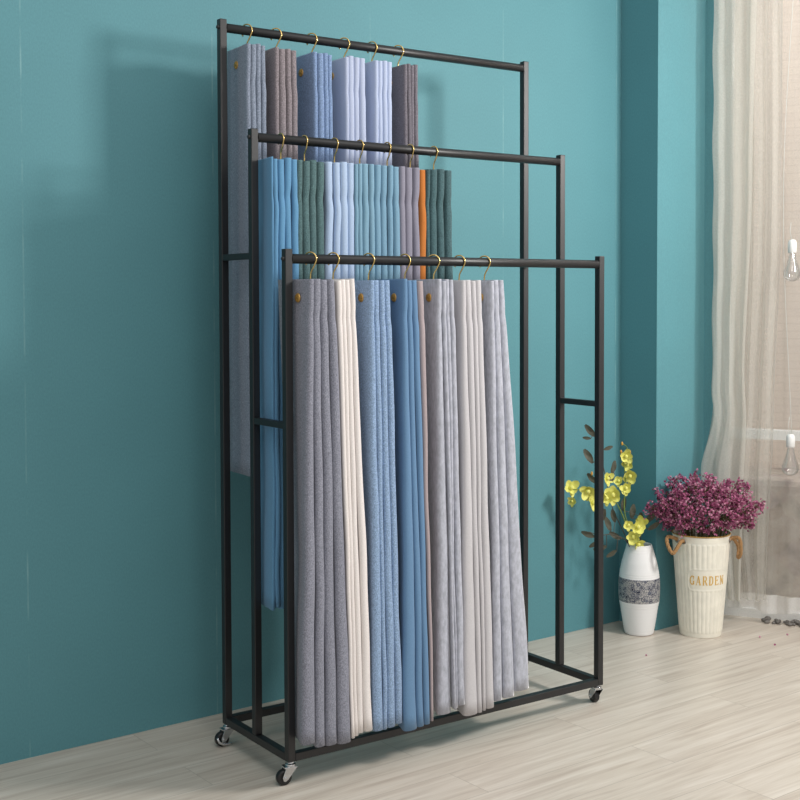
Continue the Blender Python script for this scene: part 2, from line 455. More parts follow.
# casters
def caster(x, y, rz, brake):
    R = Matrix.Rotation(rz, 3, 'Z'); P = Vector((x, y, 0))
    off = .019; rw = .0205
    def t(v): return R @ Vector(v) + P
    b = MB()
    b.lathe([(0, ZB), (.010, ZB), (.010, ZB - .004), (.0145, ZB - .006), (.0145, ZB - .011), (0, ZB - .011)], 18, (x, y, 0))
    b.box(t((-off * .3, 0, ZB - .013)), (.015, .0125, .0022), R)
    for sgn in (-1, 1):
        yy = sgn * .0125
        prof = [(.016, ZB - .012), (-.016, ZB - .012), (-.0265, rw + .002), (-.024, rw - .007), (-.018, rw - .009), (-.011, rw - .004)]
        vs = [t((px, yy - .001, pz)) for px, pz in prof] + [t((px, yy + .001, pz)) for px, pz in prof]
        n = len(prof)
        b.add(vs, [tuple(range(n)), tuple(range(2 * n - 1, n - 1, -1))] + [(i, (i + 1) % n, n + (i + 1) % n, n + i) for i in range(n)])
        b.tube([t((-off, yy - .003, rw)), t((-off, yy + .003, rw))], .0045, 12)
    f = b.build('caster', chrome, rack, bevel=.0006)
    k = MB(); Mx = R @ Matrix.Rotation(pi / 2, 3, 'X')
    k.lathe([(0, -.0085), (.010, -.0085), (.014, -.0095), (.019, -.009), (.0205, -.006), (.0205, .006), (.019, .009), (.014, .0095), (.010, .0085), (0, .0085)], 28, t((-off, 0, rw)), M=Mx)
    k.build('wheel', rubber, f)
    if brake:
        k = MB()
        pts = [t((-.041, -.016, rw + .010)), t((-.035, -.017, rw - .004)), t((-.023, -.0175, rw - .011)), t((-.009, -.017, rw - .012)), t((.003, -.016, rw - .013))]
        k.tube(pts, [.003, .0035, .0035, .0035, .0025], 8)
        k.build('brake_pedal', chrome, f)
caster(0.002, 0.002, radians(-8), False)
caster(0.0, D_ - .002, radians(0), True)
caster(W_ - .002, 0.004, radians(-105), False)
caster(W_ - .002, D_ - .002, radians(20), True)

# ------------------------------------------------------------------ curtain fabric samples
brass = plain('brass', (226, 196, 128), .2, 1)
bronze = plain('aged_brass_stud', (186, 146, 78), .4, .5)
BOT = 1.212
def pleat_mesh(loops, bot, ztop, yc, seed, depth=.136, shear=0., fan=1.14, kink=1.0, closed_left=None):
    """accordion pleats: loops = [(xl, xr)] of the front folds at the top, bot = [(xl, xr, z)] at the foot"""
    r = random.Random(seed)
    n = len(loops)
    if bot: bot = [(a, c, z + .007) for a, c, z in bot]
    cx = (loops[0][0] + loops[-1][1]) / 2
    if bot is None:
        bot = [(cx + (a - cx) * fan + r.uniform(-.002, .002), cx + (c - cx) * fan, ztop - BOT + r.uniform(-.006, .006)) for a, c in loops]
    while len(bot) < n:
        a, c, z = bot[-1]; m = c + .0012
        bot = bot[:-1] + [(a, (a + c) / 2 - .0006, z), ((a + c) / 2 + .0006, c, z)]
    yf = yc - depth / 2; yb = yc + depth / 2
    jy = [r.uniform(-.005, .005) for _ in loops]
    jt = [r.uniform(-.003, .003) for _ in loops]
    ph = [r.uniform(0, 6) for _ in loops]; am = [r.uniform(.4, 1.) for _ in loops]
    lev = [0, .004, .02, .04, .06, .075, .09, .1, .11, .122, .135, .15, .17, .2, .24, .29, .35] + [.35 + (BOT - .35) * i / 22 for i in range(1, 23)]
    rows = []
    for d in lev:
        t = d / BOT
        e = t ** .9
        sh_ = shear[0] + (shear[1] - shear[0]) * min(1, t * 1.6) if isinstance(shear, tuple) else shear
        row = []
        g = math.exp(-((d - .100) / .018) ** 2)          # stitched-down waist of the pleats
        bl = (1 - math.exp(-max(0, d - .1) / .05))
        for i, ((a, c), (a2, c2, zb)) in enumerate(zip(loops, bot)):
            xa = a + (a2 - a) * e; xc = c + (c2 - c) * e
            m = (xa + xc) / 2; h = (xc - xa) / 2
            sw = kink * (.0022 * am[i] * math.exp(-((d - .13) / .05) ** 2) * sin(ph[i]) * 1.2
                         + bl * .0016 * noise.noise(Vector((ph[i] * 3, d * 5, seed))) * (1 + 2 * t))
            h *= (1 - .07 * g * kink)
            m += sw
            xa, xc = m - h, m + h
            z = ztop + jt[i] - d * (ztop + jt[i] - zb) / BOT
            f = yf + jy[i] * (.4 + .6 * t) + .002 * g * kink - .004 * bl * t + .002 * sin(d * 9 + ph[i])
            rr = min(h * .9, .012)
            gap = .0012
            pts = []
            # left panel from the back to the front fold
            yback = yb + (jy[i] * .5)
            for q in (0, .25, .5, .75):
                yy = yback + (f + rr * 1.3 - yback) * q
                # the panel bellies slightly
                pts.append((xa + gap + h * .12 * sin(pi * q), yy))
            for q in range(0, 9):
                th = pi * q / 8
                ex = .8
                cxx = -cos(th); syy = sin(th)
                pts.append((m + h * math.copysign(abs(cxx) ** ex, cxx), f + rr * 1.3 * (1 - abs(syy) ** ex)))
            for q in (.75, .5, .25, 0):
                yy = yback + (f + rr * 1.3 - yback) * q
                pts.append((xc - gap - h * .12 * sin(pi * q), yy))
            # back turn into the next fold
            if i < n - 1:
                pts.append((xc + .0005, yback + .004))
            for x, y in pts:
                row.append((x + sh_ * (y - yf), y, z))
        rows.append(row)
    return rows

def sample(tier, key, label, loops, bot, ztop, mat, hookx, seed, stud=True, thin=False, lining=None, shear=0., fan=1.14, kink=1., depth=.136, cat='curtain sample'):
    yc = ROD_Y[tier]; zr = ROD_Z[tier]
    if thin: loops = [(loops[0][1] - .012, loops[0][1])] + loops[1:]      # the first panel lies flat
    if tier == 'front': hookx -= .005
    t = empty('curtain_sample', (hookx, yc, zr))
    tag(t, label, cat, 'curtain fabric samples on the %s rod' % tier)
    inv = Vector((-hookx, -yc, -zr))
    def loc(rows): return [[Vector(p) + inv for p in r] for r in rows]
    b = MB(); rows = pleat_mesh(loops, bot, ztop, yc, seed, depth, shear, fan, kink)
    b.grid(loc(rows)); b.build('fabric', mat, t, solid=.0014)
    if lining:
        ll, lb, lm, lname, llab = lining
        b = MB(); b.grid(loc(pleat_mesh(ll, lb, ztop - .004, yc, seed + 50, depth, shear, fan, kink)))
        lo = b.build(lname, lm, t, solid=.0014); lo['label'] = llab
    # hook
    R = .0150 + .0030 if tier != 'middle' else .0158
    hr = Matrix.Rotation(radians({'front': 34, 'middle': 12, 'rear': 36}[tier] + random.Random(seed).uniform(-7, 7)), 3, 'Z')
    pts = []
    for k in range(0, 19):
        th = radians(-52 + k * (262 / 18))
        pts.append((0, R * cos(th), R * sin(th)))
    zt = ztop - zr
    pts += [(0, -.0095, -.021), (0, -.0045, -.029), (0, -.001, -.037), (0, 0, zt + .004), (0, 0, zt - .03)]
    pts = [hr @ Vector(q) for q in pts]
    b = MB(); b.tube(pts, .0021, 10); b.build('hook', brass, t)
    if stud:
        ys = yc - depth / 2 + (.047 if tier == 'front' else .078)
        xs = loops[0][0] + (shear[0] if isinstance(shear, tuple) else shear) * .078
        zs = ztop - .048
        Mx = Matrix.Rotation(-pi / 2, 3, 'Y')
        b = MB(); b.lathe([(0, .0042), (.003, .0040), (.0042, .0018), (.0075, .0030), (.0105, .0026), (.0122, 0), (.0122, -.001)], 22, Vector((xs + .001, ys, zs)) + inv, M=Mx)
        for a in (0, pi / 2):
            Rm = Matrix.Rotation(a, 3, 'X')
            b.box(Vector((xs - .0018, ys, zs)) + inv, (.0014, .0085, .0012), Rm)
        b.build('stud', bronze, t)
    return t

front = [
 ('grey', 'pleated grey flecked curtain fabric hanging first on the front rod, beside the left post', [(0.0194, 0.0402), (0.0417, 0.0621), (0.0642, 0.0854), (0.0869, 0.1049)], [(-0.0035, 0.0375, 0.114), (0.0402, 0.0692, 0.101), (0.0707, 0.1062, 0.098), (0.1077, 0.1481, 0.095)], (134, 136, 148), 'melange', .075),
 ('cream', 'pleated cream curtain fabric between grey and pale blue ones on the front rod', [(0.1061, 0.1233), (0.1236, 0.1363), (0.1375, 0.1499), (0.1511, 0.163)], [(0.1493, 0.1579, 0.103), (0.1588, 0.1689, 0.106), (0.1696, 0.188, 0.111), (0.1893, 0.2169, 0.113)], (230, 224, 221), 'smooth', .145),
 ('ltblue', 'pleated flecked pale blue curtain fabric right of the cream one, front rod', [(0.2064, 0.2255), (0.227, 0.2447), (0.2459, 0.2608), (0.2621, 0.2802)], [(0.2182, 0.2494, 0.107), (0.2507, 0.2625, 0.106), (0.2638, 0.2921, 0.106), (0.2934, 0.3154, 0.112)], (138, 162, 192), 'melange', .258),
 ('blue', 'pleated plain medium blue curtain fabric with a pinkish grey edge, front rod', [(0.3129, 0.3327), (0.3343, 0.3493), (0.3506, 0.3693)], [(0.3187, 0.3625, 0.087), (0.3642, 0.3897, 0.088), (0.3911, 0.4103, 0.091)], (104, 138, 172), 'smooth', .378),
 ('velvet', 'pleated silver grey velvet curtain fabric right of the medium blue one, front rod', [(0.4303, 0.4509), (0.4523, 0.4647), (0.4661, 0.4786), (0.4796, 0.4911)], [(0.4415, 0.4864, 0.106), (0.4878, 0.4942, 0.117), (.4955, 0.5012, 0.117), (0.5048, 0.5298, 0.123)], (182, 185, 196), 'velvet', .477),
 ('ltgrey', 'pleated smooth light warm grey curtain fabric between two grey velvet ones', [(0.5136, 0.5347), (0.5362, 0.5561), (0.5575, 0.5722), (0.574, 0.592)], [(0.5276, 0.5767, 0.088), (0.5778, 0.5935, 0.088), (0.5942, 0.6041, 0.091), (0.6052, 0.637, 0.094)], (196, 194, 197), 'smooth', .568),
 ('velvet', 'pleated silver grey velvet curtain fabric hanging last at the right on the front rod', [(0.6137, 0.6356), (0.6374, 0.6566), (0.6584, 0.6747)], [(0.6385, 0.669, 0.108), (0.6728, 0.7143, 0.111), (0.7181, 0.7758, 0.122)], (182, 185, 196), 'velvet', .660),
]
lin_pink = fabric('pinkish_grey_lining', (168, 156, 158))
for i, (k, lab, lp, bt, rgb, kind, hx) in enumerate(front):
    ln = None
    if k == 'blue': ln = ([(0.371, 0.3895)], [(0.4113, 0.4185, 0.097)], lin_pink, 'lining', 'pinkish grey edge fold')
    sample('front', k, lab, lp, bt, 1.326, fabric('fabric_' + k, rgb, kind), hx, 11 + i, lining=ln, shear=((-.13, .26) if i == 0 else (0, .26)), kink=1.0, thin=True,
           stud=(k not in ('cream', 'ltgrey')))
middle = [
 ('steel', 'pleated steel blue curtain fabric hanging first on the middle rod', [(.0195, .0250), (0.0262, 0.0378), (0.0415, 0.0599), (0.0629, 0.0815), (0.0824, 0.1001)], (100, 148, 184), 'smooth', .085),
 ('green', 'pleated flecked grey green curtain fabric between two blue ones, middle rod', [(0.1011, 0.1173), (0.1189, 0.1394), (0.1403, 0.1616), (0.1632, 0.1856)], (84, 110, 112), 'melange', .160),
 ('ice', 'pleated pale sky blue curtain fabric right of the flecked green one, middle rod', [(0.192, 0.213), (0.2179, 0.2374), (0.239, 0.2613), (0.2627, 0.2842)], (170, 190, 216), 'smooth', .258),
 ('teal', 'pleated dusty blue curtain fabric touching the pale sky blue one, middle rod', [(0.2851, 0.2951), (0.2961, 0.3088), (0.3101, 0.3316), (0.3327, 0.3489)], (126, 162, 182), 'smooth', .343),
 ('teal', 'pleated dusty blue curtain fabric touching the mauve grey one, middle rod', [(0.3536, 0.3744), (0.3754, 0.3967), (0.3984, 0.4136), (0.4147, 0.4359)], (122, 158, 180), 'smooth', .438),
 ('mauve', 'pleated mauve grey curtain fabric left of the orange fold, middle rod', [(0.4373, 0.4562), (0.4576, 0.4837), (0.4858, 0.5078)], (138, 136, 150), 'smooth', .520),
 ('pine', 'pleated dark green curtain fabric with one orange fold, last on the middle rod', [(0.5333, 0.5452), (0.5466, 0.572), (0.5739, 0.5995), (0.6013, 0.6271)], (72, 98, 102), 'melange', .606),
]
orange = fabric('orange_fabric', (188, 116, 58))
for i, (k, lab, lp, rgb, kind, hx) in enumerate(middle):
    ln = ([(0.5093, 0.5322)], None, orange, 'lining', 'orange fold') if k == 'pine' else None
    sample('middle', k, lab, lp, None, 1.652, fabric('fabric_' + k, rgb, kind), hx, 31 + i, lining=ln, shear=.12, kink=1.7, fan=1.1,
           stud=(k in ('ice',)), depth=.136)
rear = [
 ('haze', 'pleated hazy grey blue flecked curtain fabric hanging first on the tall rear rod', [(0.0396, 0.0568), (0.0584, 0.0735), (0.0748, 0.0881), (0.0894, 0.1027)], (132, 142, 158), 'melange', .078),
 ('taupe', 'pleated taupe mauve curtain fabric second on the tall rear rod', [(0.1284, 0.1477), (0.149, 0.1688), (0.1705, 0.1852), (0.1868, 0.2042)], (136, 128, 132), 'melange', .172),
 ('denim', 'pleated denim blue flecked curtain fabric third on the tall rear rod', [(0.2531, 0.2733), (0.275, 0.2936), (0.2949, 0.3092), (0.3106, 0.3243)], (126, 148, 182), 'melange', .292),
 ('lilac', 'pleated lilac blue curtain fabric right of the denim blue one, rear rod', [(0.3604, 0.3796), (0.381, 0.3999), (0.4013, 0.4196), (0.421, 0.4408)], (180, 190, 214), 'smooth', .405),
 ('pale', 'pleated pale periwinkle curtain fabric left of the dark taupe one, rear rod', [(0.4644, 0.4859), (0.4874, 0.5011), (0.5025, 0.5185), (0.52, 0.5353)], (182, 194, 220), 'smooth', .505),
 ('slate', 'pleated dark slate taupe curtain fabric hanging last on the tall rear rod', [(0.5662, 0.5903), (0.5922, 0.6034), (0.6049, 0.6183), (0.6199, 0.6334)], (114, 110, 118), 'melange', .602),
]
for i, (k, lab, lp, rgb, kind, hx) in enumerate(rear):
    sample('rear', k, lab, lp, None, 1.987, fabric('fabric_' + k, rgb, kind), hx, 51 + i, thin=True, shear=(.05 if i == 0 else 0), kink=1.0, fan=1.1)

# ------------------------------------------------------------------ vase
VP = Vector((1.822, .512, 0))
RV = Vector((.818, -.575, 0)); FV = Vector((.575, .818, 0))       # sideways / away basis for things standing in the corner
vm, nt, bb = new_mat('white_ceramic_with_band')
tc = N(nt, 'ShaderNodeTexCoord'); sp = N(nt, 'ShaderNodeSeparateXYZ'); nt.links.new(tc.outputs['Object'], sp.inputs[0])
v1 = nt.nodes.new('ShaderNodeTexVoronoi'); v1.inputs['Scale'].default_value = 55
v2 = nt.nodes.new('ShaderNodeTexVoronoi'); v2.inputs['Scale'].default_value = 150; v2.feature = 'DISTANCE_TO_EDGE'
for v in (v1, v2): nt.links.new(tc.outputs['Object'], v.inputs['Vector'])
ra = ramp(nt, [(.20, lin((34, 46, 82))), (.30, lin((214, 212, 208))), (.38, lin((72, 86, 118))), (.56, lin((190, 190, 190)))])
nt.links.new(v1.outputs['Distance'], ra.inputs['Fac'])
rb = ramp(nt, [(.05, lin((64, 78, 110))), (.12, lin((236, 232, 226)))])
nt.links.new(v2.outputs['Distance'], rb.inputs['Fac'])
mxb = N(nt, 'ShaderNodeMix', data_type='RGBA', blend_type='MULTIPLY'); mxb.inputs['Factor'].default_value = .8
nt.links.new(ra.outputs['Color'], mxb.inputs[6]); nt.links.new(rb.outputs['Color'], mxb.inputs[7])
g1 = N(nt, 'ShaderNodeMath', operation='GREATER_THAN'); g1.inputs[1].default_value = .128
g2 = N(nt, 'ShaderNodeMath', operation='LESS_THAN'); g2.inputs[1].default_value = .218
nt.links.new(sp.outputs['Z'], g1.inputs[0]); nt.links.new(sp.outputs['Z'], g2.inputs[0])
gm_ = N(nt, 'ShaderNodeMath', operation='MULTIPLY'); nt.links.new(g1.outputs[0], gm_.inputs[0]); nt.links.new(g2.outputs[0], gm_.inputs[1])
mxv = N(nt, 'ShaderNodeMix', data_type='RGBA'); nt.links.new(gm_.outputs[0], mxv.inputs['Factor'])
mxv.inputs[6].default_value = (*lin((238, 238, 238)), 1); nt.links.new(mxb.outputs[2], mxv.inputs[7])
nt.links.new(mxv.outputs[2], bb.inputs['Base Color']); bb.inputs['Roughness'].default_value = .45
vase = empty('vase', VP)
tag(vase, 'white barrel-shaped ceramic vase with a dark blue floral band', 'vase')
vp = [(0, .0), (.050, .0), (.0545, .003), (.058, .02), (.0645, .06), (.0712, .105), (.0755, .125), (.0765, .130), (.0782, .16), (.0785, .185), (.0770, .215), (.0755, .220), (.073, .24), (.066, .275), (.056, .310), (.0485, .335), (.0475, .340),
      (.0455, .341), (.044, .337), (.050, .310), (.06, .275), (.065, .24), (.065, .12), (.05, .03), (0, .02)]
prof = []
for (r0, z0), (r1, z1) in zip(vp, vp[1:]):
    k = 8
    for q in range(k): prof.append((r0 + (r1 - r0) * q / k, z0 + (z1 - z0) * q / k))
prof.append(vp[-1])
prof = [(r + (.0004 * sin(z * 700) if (.01 < z < .125 or .222 < z < .33) and r > .046 else 0), z) for r, z in prof]
b = MB(); b.lathe(prof, 56); b.build('body', vm, vase)

# ------------------------------------------------------------------ yellow orchids and leaf sprays in the vase
yel = plain('yellow_petal', (230, 228, 122), .6, bscale=90); gst = plain('green_stem', (118, 138, 62), .6)
leafm = plain('dull_olive_leaf', (80, 80, 66), .6, bscale=50); brs = plain('brown_stem', (84, 78, 68), .7); budm = plain('orange_bud', (206, 150, 60), .6)
def P3(l, d, z): return RV * l + FV * d + Vector((0, 0, z))
def px(x, y, d=0.):                                   # metres beside and above the vase's foot
    return P3((x - 639 + d * 45) / 267, d, (632 - y) / 262)
def curve(pts, n=14):
    pts = [Vector(p) for p in pts]; out = []
    for i in range(len(pts) - 1):
        p0 = pts[max(i - 1, 0)]; p1 = pts[i]; p2 = pts[i + 1]; p3 = pts[min(i + 2, len(pts) - 1)]
        for k in range(n):
            t = k / n
            out.append(.5 * (2 * p1 + (p2 - p0) * t + (2 * p0 - 5 * p1 + 4 * p2 - p3) * t * t + (3 * p1 - p0 - 3 * p2 + p3) * t ** 3))
    out.append(pts[-1]); return out
def petal(mb, c, dirv, nrm, L, Wd, curl=.3):
    d = Vector(dirv).normalized(); n_ = Vector(nrm); n_ = (n_ - d * n_.dot(d)).normalized(); s_ = d.cross(n_)
    rows = []
    for i in range(7):
        t = i / 6
        w_ = Wd * (sin(pi * (t * .86 + .07)) ** .7)
        rows.append([Vector(c) + d * (L * t) + n_ * (curl * L * t * t - .12 * Wd * (1 - j * j) ) + s_ * (w_ * j * .5) + n_ * (.04 * L * sin(9 * t + 3 * j)) for j in (-1, -.5, 0, .5, 1)])
    mb.grid(rows)
def blossom(c, parent, size, seed):
    r = random.Random(seed)
    mb = MB(); face = (-FV + RV * r.uniform(-.6, .6) + Vector((0, 0, r.uniform(-.3, .3)))).normalized()
    up = Vector((0, 0, 1)); u = (up - face * up.dot(face)).normalized(); s_ = face.cross(u)
    a0 = r.uniform(0, 6)
    for k in range(5):
        a = a0 + k * 2 * pi / 5 + r.uniform(-.2, .2)
        d = u * cos(a) + s_ * sin(a) + face * r.uniform(.05, .5)
        petal(mb, c, d, face, size * r.uniform(.85, 1.2), size * r.uniform(.75, 1.05), r.uniform(.1, .5))
    mb.blob(Vector(c) + face * size * .25, size * .28, 8, 6)
    petal(mb, c, -u * .9 + face * .5, face, size * 1.1, size * .7, -.3)
    return mb.build('blossom', yel, parent, fix=False)
def branch(label, stem_pts, blossoms, buds=(), base=VP):
    t = empty('orchid_spray', base); tag(t, label, 'flower', 'yellow orchids in the vase')
    b = MB(); pp = curve(stem_pts); b.tube(pp, [.0028 - .0014 * i / len(pp) for i in range(len(pp))], 7)
    b.build('stem', gst, t)
    for i, (p, s) in enumerate(blossoms): blossom(p, t, s * 1.3, int(p[0] * 9000) + i)
    for p in buds:
        k = MB(); k.blob(p, .006, 8, 6, (.7, .7, 1.3)); k.build('bud', budm, t)
ROOT = P3(-.005, 0, .05)
branch('yellow orchid spray leaning left behind the right post of the rack', [ROOT, px(634, 552, -0.015), px(625, 520, -0.047), px(612, 494, -0.078), px(592, 484, -0.120), px(570, 484, -0.110)],
       [(px(570, 482, -0.110), .024), (px(572, 495, -0.110), .015), (px(587, 484, -0.125), .026), (px(592, 496, -0.120), .022), (px(606, 474, -0.083), .02), (px(612, 490, -0.088), .027), (px(606, 493, -0.093), .02)], [px(591, 468, -0.110)])
branch('tall upright yellow orchid spray with flowers up the stem', [ROOT, px(634, 548, -0.015), px(624, 510, -0.039), px(624.5, 480, -0.038), px(623, 458, -0.042), px(626, 446, -0.034), px(621, 441, -0.046)],
       [(px(625, 453, -0.047), .021), (px(627, 462, -0.032), .019), (px(629.5, 473, -0.038), .023), (px(618, 477.5, -0.054), .016), (px(625, 485, -0.047), .020)], [px(621, 441, -0.046), px(629, 450, -0.027), px(620, 449, -0.049)])
branch('short yellow orchid spray at the vase mouth', [ROOT, px(637, 545, -0.017), px(636, 528, -0.025)],
       [(px(627.5, 521, -0.051), .017), (px(637, 524, -0.037), .025), (px(641, 520, -0.020), .021), (px(633, 533, -0.047), .022), (px(637, 541, -0.037), .021)])
def leafspray(label, stem_pts, leaves, base=VP):
    t = empty('leaf_spray', base); tag(t, label, 'leaf spray', 'leaf sprays in the vase')
    b = MB(); pp = curve(stem_pts); b.tube(pp, [.0022 - .001 * i / len(pp) for i in range(len(pp))], 6)
    for p, d, L in leaves:
        q = min(pp, key=lambda v: (v - p).length)
        b.tube(curve([q, (q + p) / 2 + Vector((0, 0, .006)), p], 5), .0012, 5)
    b.build('stem', brs, t)
    for i, (p, d, L) in enumerate(leaves):
        k = MB(); petal(k, p, d, -FV + RV * rnd.uniform(-.5, .5), L, L * .42, rnd.uniform(-.2, .2)); k.build('leaf', leafm, t, fix=False)
def dr(dx, dy, dd=0.): return RV * dx + FV * dd + Vector((0, 0, -dy))
leafspray('tall olive leaf spray rising left behind the right post', [ROOT, px(630, 550, -0.009), px(612, 505, -0.051), px(604, 470, -0.074), px(597, 440, -0.094), px(590, 425, -0.110)],
          [(px(594, 432, -0.110), dr(-.7, -.8), .055), (px(592, 458, -0.110), dr(-.55, -.9), .06), (px(596, 478, -0.107), dr(-.7, -.7), .05), (px(590, 434, -0.110), dr(-1, -.1), .03), (px(603, 446, -0.077), dr(.8, -.3), .035), (px(611, 470, -0.064), dr(.25, -.9), .05), (px(607, 480, -0.085), dr(.4, -.8), .05)])
leafspray('low olive leaf spray spreading left of the vase', [ROOT, px(630, 548, -0.019), px(614, 530, -0.075), px(600, 528, -0.116), px(588, 524, -0.130)],
          [(px(594, 529, -0.130), dr(-1, -.35), .05), (px(598, 534, -0.121), dr(-.8, .5), .04), (px(610, 525, -0.087), dr(-.4, -1), .055), (px(614, 518, -0.065), dr(-.2, -1), .05), (px(606, 540, -0.098), dr(-1, .3), .05), (px(616, 545, -0.079), dr(-.9, .6), .045), (px(601, 515, -0.113), dr(.2, -1), .05), (px(620, 535, -0.058), dr(-.8, -.5), .05)])
leafspray('olive leaf spray leaning right towards the dried flowers', [ROOT, px(640, 546, 0.000), px(641, 528, 0.000), px(644, 518, 0.000)],
          [(px(646, 522, 0.000), dr(.6, -.9), .065), (px(641, 524, 0.000), dr(-.05, -1), .05), (px(648, 528, -0.010), dr(.9, -.6), .05), (px(631, 517, -0.006), dr(.15, -1), .055), (px(622, 508, -0.032), dr(.1, -1), .05)])

# ------------------------------------------------------------------ garden bucket
BK = Vector((2.008, .372, 0))
cream_m = plain('cream_enamel', (238, 234, 220), .38, 0, .5, bscale=30)
goldm = plain('gold_lettering', (216, 172, 74), .5); ropem = plain('jute_rope', (172, 132, 88), .9, bump=.8, bscale=900)
rustm = plain('worn_gold_rim', (176, 138, 72), .5); steelm = plain('steel_eyelet', (150, 150, 148), .3, 1)
HB = .386; RT, RB = .1075, .0775
FACE = math.atan2(-FV.y, -FV.x) + .06                     # direction the label faces
def brad(z): return RB + (RT - RB) * z / HB
def dlt(a):
    return (a - FACE + pi) % (2 * pi) - pi
def ribs(a, z):
    d = dlt(a)
    s_ = d * brad(z); zc = z - .222
    hw, hh = .076, .041
    q = max(abs(s_) - hw + .02, 0) ** 2 + max(abs(zc) - hh + .02, 0) ** 2
    sd = math.sqrt(q) - .02                               # rounded plate
    plate = 1 if sd < 0 else 0
    rib = .020 * abs(sin(a * 17)) ** .8 if .018 < z < HB - .03 else 0
    if plate: rib = .012
    if -.003 < sd < .001: rib = .028
    return 1 + rib
bk = empty('flower_bucket', BK)
tag(bk, 'cream ribbed metal bucket with gold lettering and rope handles', 'bucket')
pr = [(0, 0), (RB - .003, 0)]
nzb = 110
for i in range(nzb + 1): pr.append((brad(HB * i / nzb), HB * i / nzb))
pr += [(RT - .004, HB - .002), (RT - .006, HB - .03), (RB - .006, .03), (0, .03)]
b = MB(); b.lathe(pr, 360, fn=ribs); b.build('body', cream_m, bk)
b = MB()
b.tube([(RT * 1.003 * cos(2 * pi * k / 64), RT * 1.003 * sin(2 * pi * k / 64), HB) for k in range(65)], .0024, 8, cap=False)
b.build('rim', rustm, bk)
# lettering: serif capitals built from strokes in a 1 x 1 cell
def strokes(ch):
    q = []
    def ln(x0, y0, x1, y1, w): q.append(('l', x0, y0, x1, y1, w))
    TK, TN, SF = .15, .07, .06
    def stem(x, y0=0, y1=1, w=TK):
        ln(x, y0, x, y1, w); ln(x - .13, y0 + .03, x + .13, y0 + .03, SF); ln(x - .13, y1 - .03, x + .13, y1 - .03, SF)
    def arc(cx, cy, rx, ry, a0, a1, w, n=14):
        for i in range(n):
            t0 = radians(a0 + (a1 - a0) * i / n); t1 = radians(a0 + (a1 - a0) * (i + 1) / n + 1.5)
            ln(cx + rx * cos(t0), cy + ry * sin(t0), cx + rx * cos(t1), cy + ry * sin(t1), w)
    if ch == 'G':
        arc(.42, .5, .34, .46, 45, 325, .12); ln(.66, .62, .70, .95, .07); ln(.68, .05, .68, .42, TK); ln(.5, .42, .82, .42, SF)
    if ch == 'A':
        ln(.40, 1, .10, .03, TN); ln(.38, 1, .70, .03, TK); ln(.2, .34, .6, .34, SF); ln(.0, .03, .22, .03, SF); ln(.56, .03, .84, .03, SF)
    if ch == 'R':
        stem(.18); ln(.18, .96, .45, .96, TN); ln(.18, .50, .45, .50, TN); arc(.44, .73, .21, .23, -90, 90, .12); ln(.44, .5, .74, .04, TK); ln(.66, .03, .86, .03, SF)
    if ch == 'D':
        stem(.18); ln(.18, .96, .38, .96, TN); ln(.18, .04, .38, .04, TN); arc(.36, .5, .34, .46, -90, 90, .13)
    if ch == 'E':
        stem(.18); ln(.18, .96, .66, .96, TN); ln(.18, .04, .70, .04, TN); ln(.18, .52, .52, .52, TN); ln(.66, 1, .66, .8, SF); ln(.70, 0, .70, .24, SF); ln(.52, .42, .52, .62, SF)
    if ch == 'N':
        ln(.15, 0, .15, 1, TN); ln(.72, 0, .72, 1, TN); ln(.13, .97, .70, .03, TK); ln(.02, .03, .28, .03, SF); ln(.6, .97, .86, .97, SF); ln(.0, .97, .16, .97, SF)
    return q
b = MB(); CW, CH = .0232, .0350; word = 'GARDEN'; x0 = -len(word) * CW / 2 + .001
def on_can(sx, z, lift):
    r = brad(z) * 1.012 + lift; a = FACE + sx / brad(z)
    return Vector((r * cos(a), r * sin(a), z))
for i, ch in enumerate(word):
    for _, ax, ay, bx, by, w in strokes(ch):
        A = Vector((x0 + i * CW + ax * CW * .95, ay * CH)); B = Vector((x0 + i * CW + bx * CW * .95, by * CH))
        t_ = (B - A); t_ = t_.normalized() if t_.length > 0 else Vector((1, 0)); n_ = Vector((-t_.y, t_.x)) * (w * CW * .5 * 1.15)
        c4 = [A + n_, B + n_, B - n_, A - n_]
        vs = [on_can(c.x, .2045 + c.y, .0012) for c in c4] + [on_can(c.x, .2045 + c.y, -.0008) for c in c4]
        b.add(vs, [(0, 1, 2, 3), (7, 6, 5, 4), (0, 4, 5, 1), (1, 5, 6, 2), (2, 6, 7, 3), (3, 7, 4, 0)])
b.build('lettering', goldm, bk)
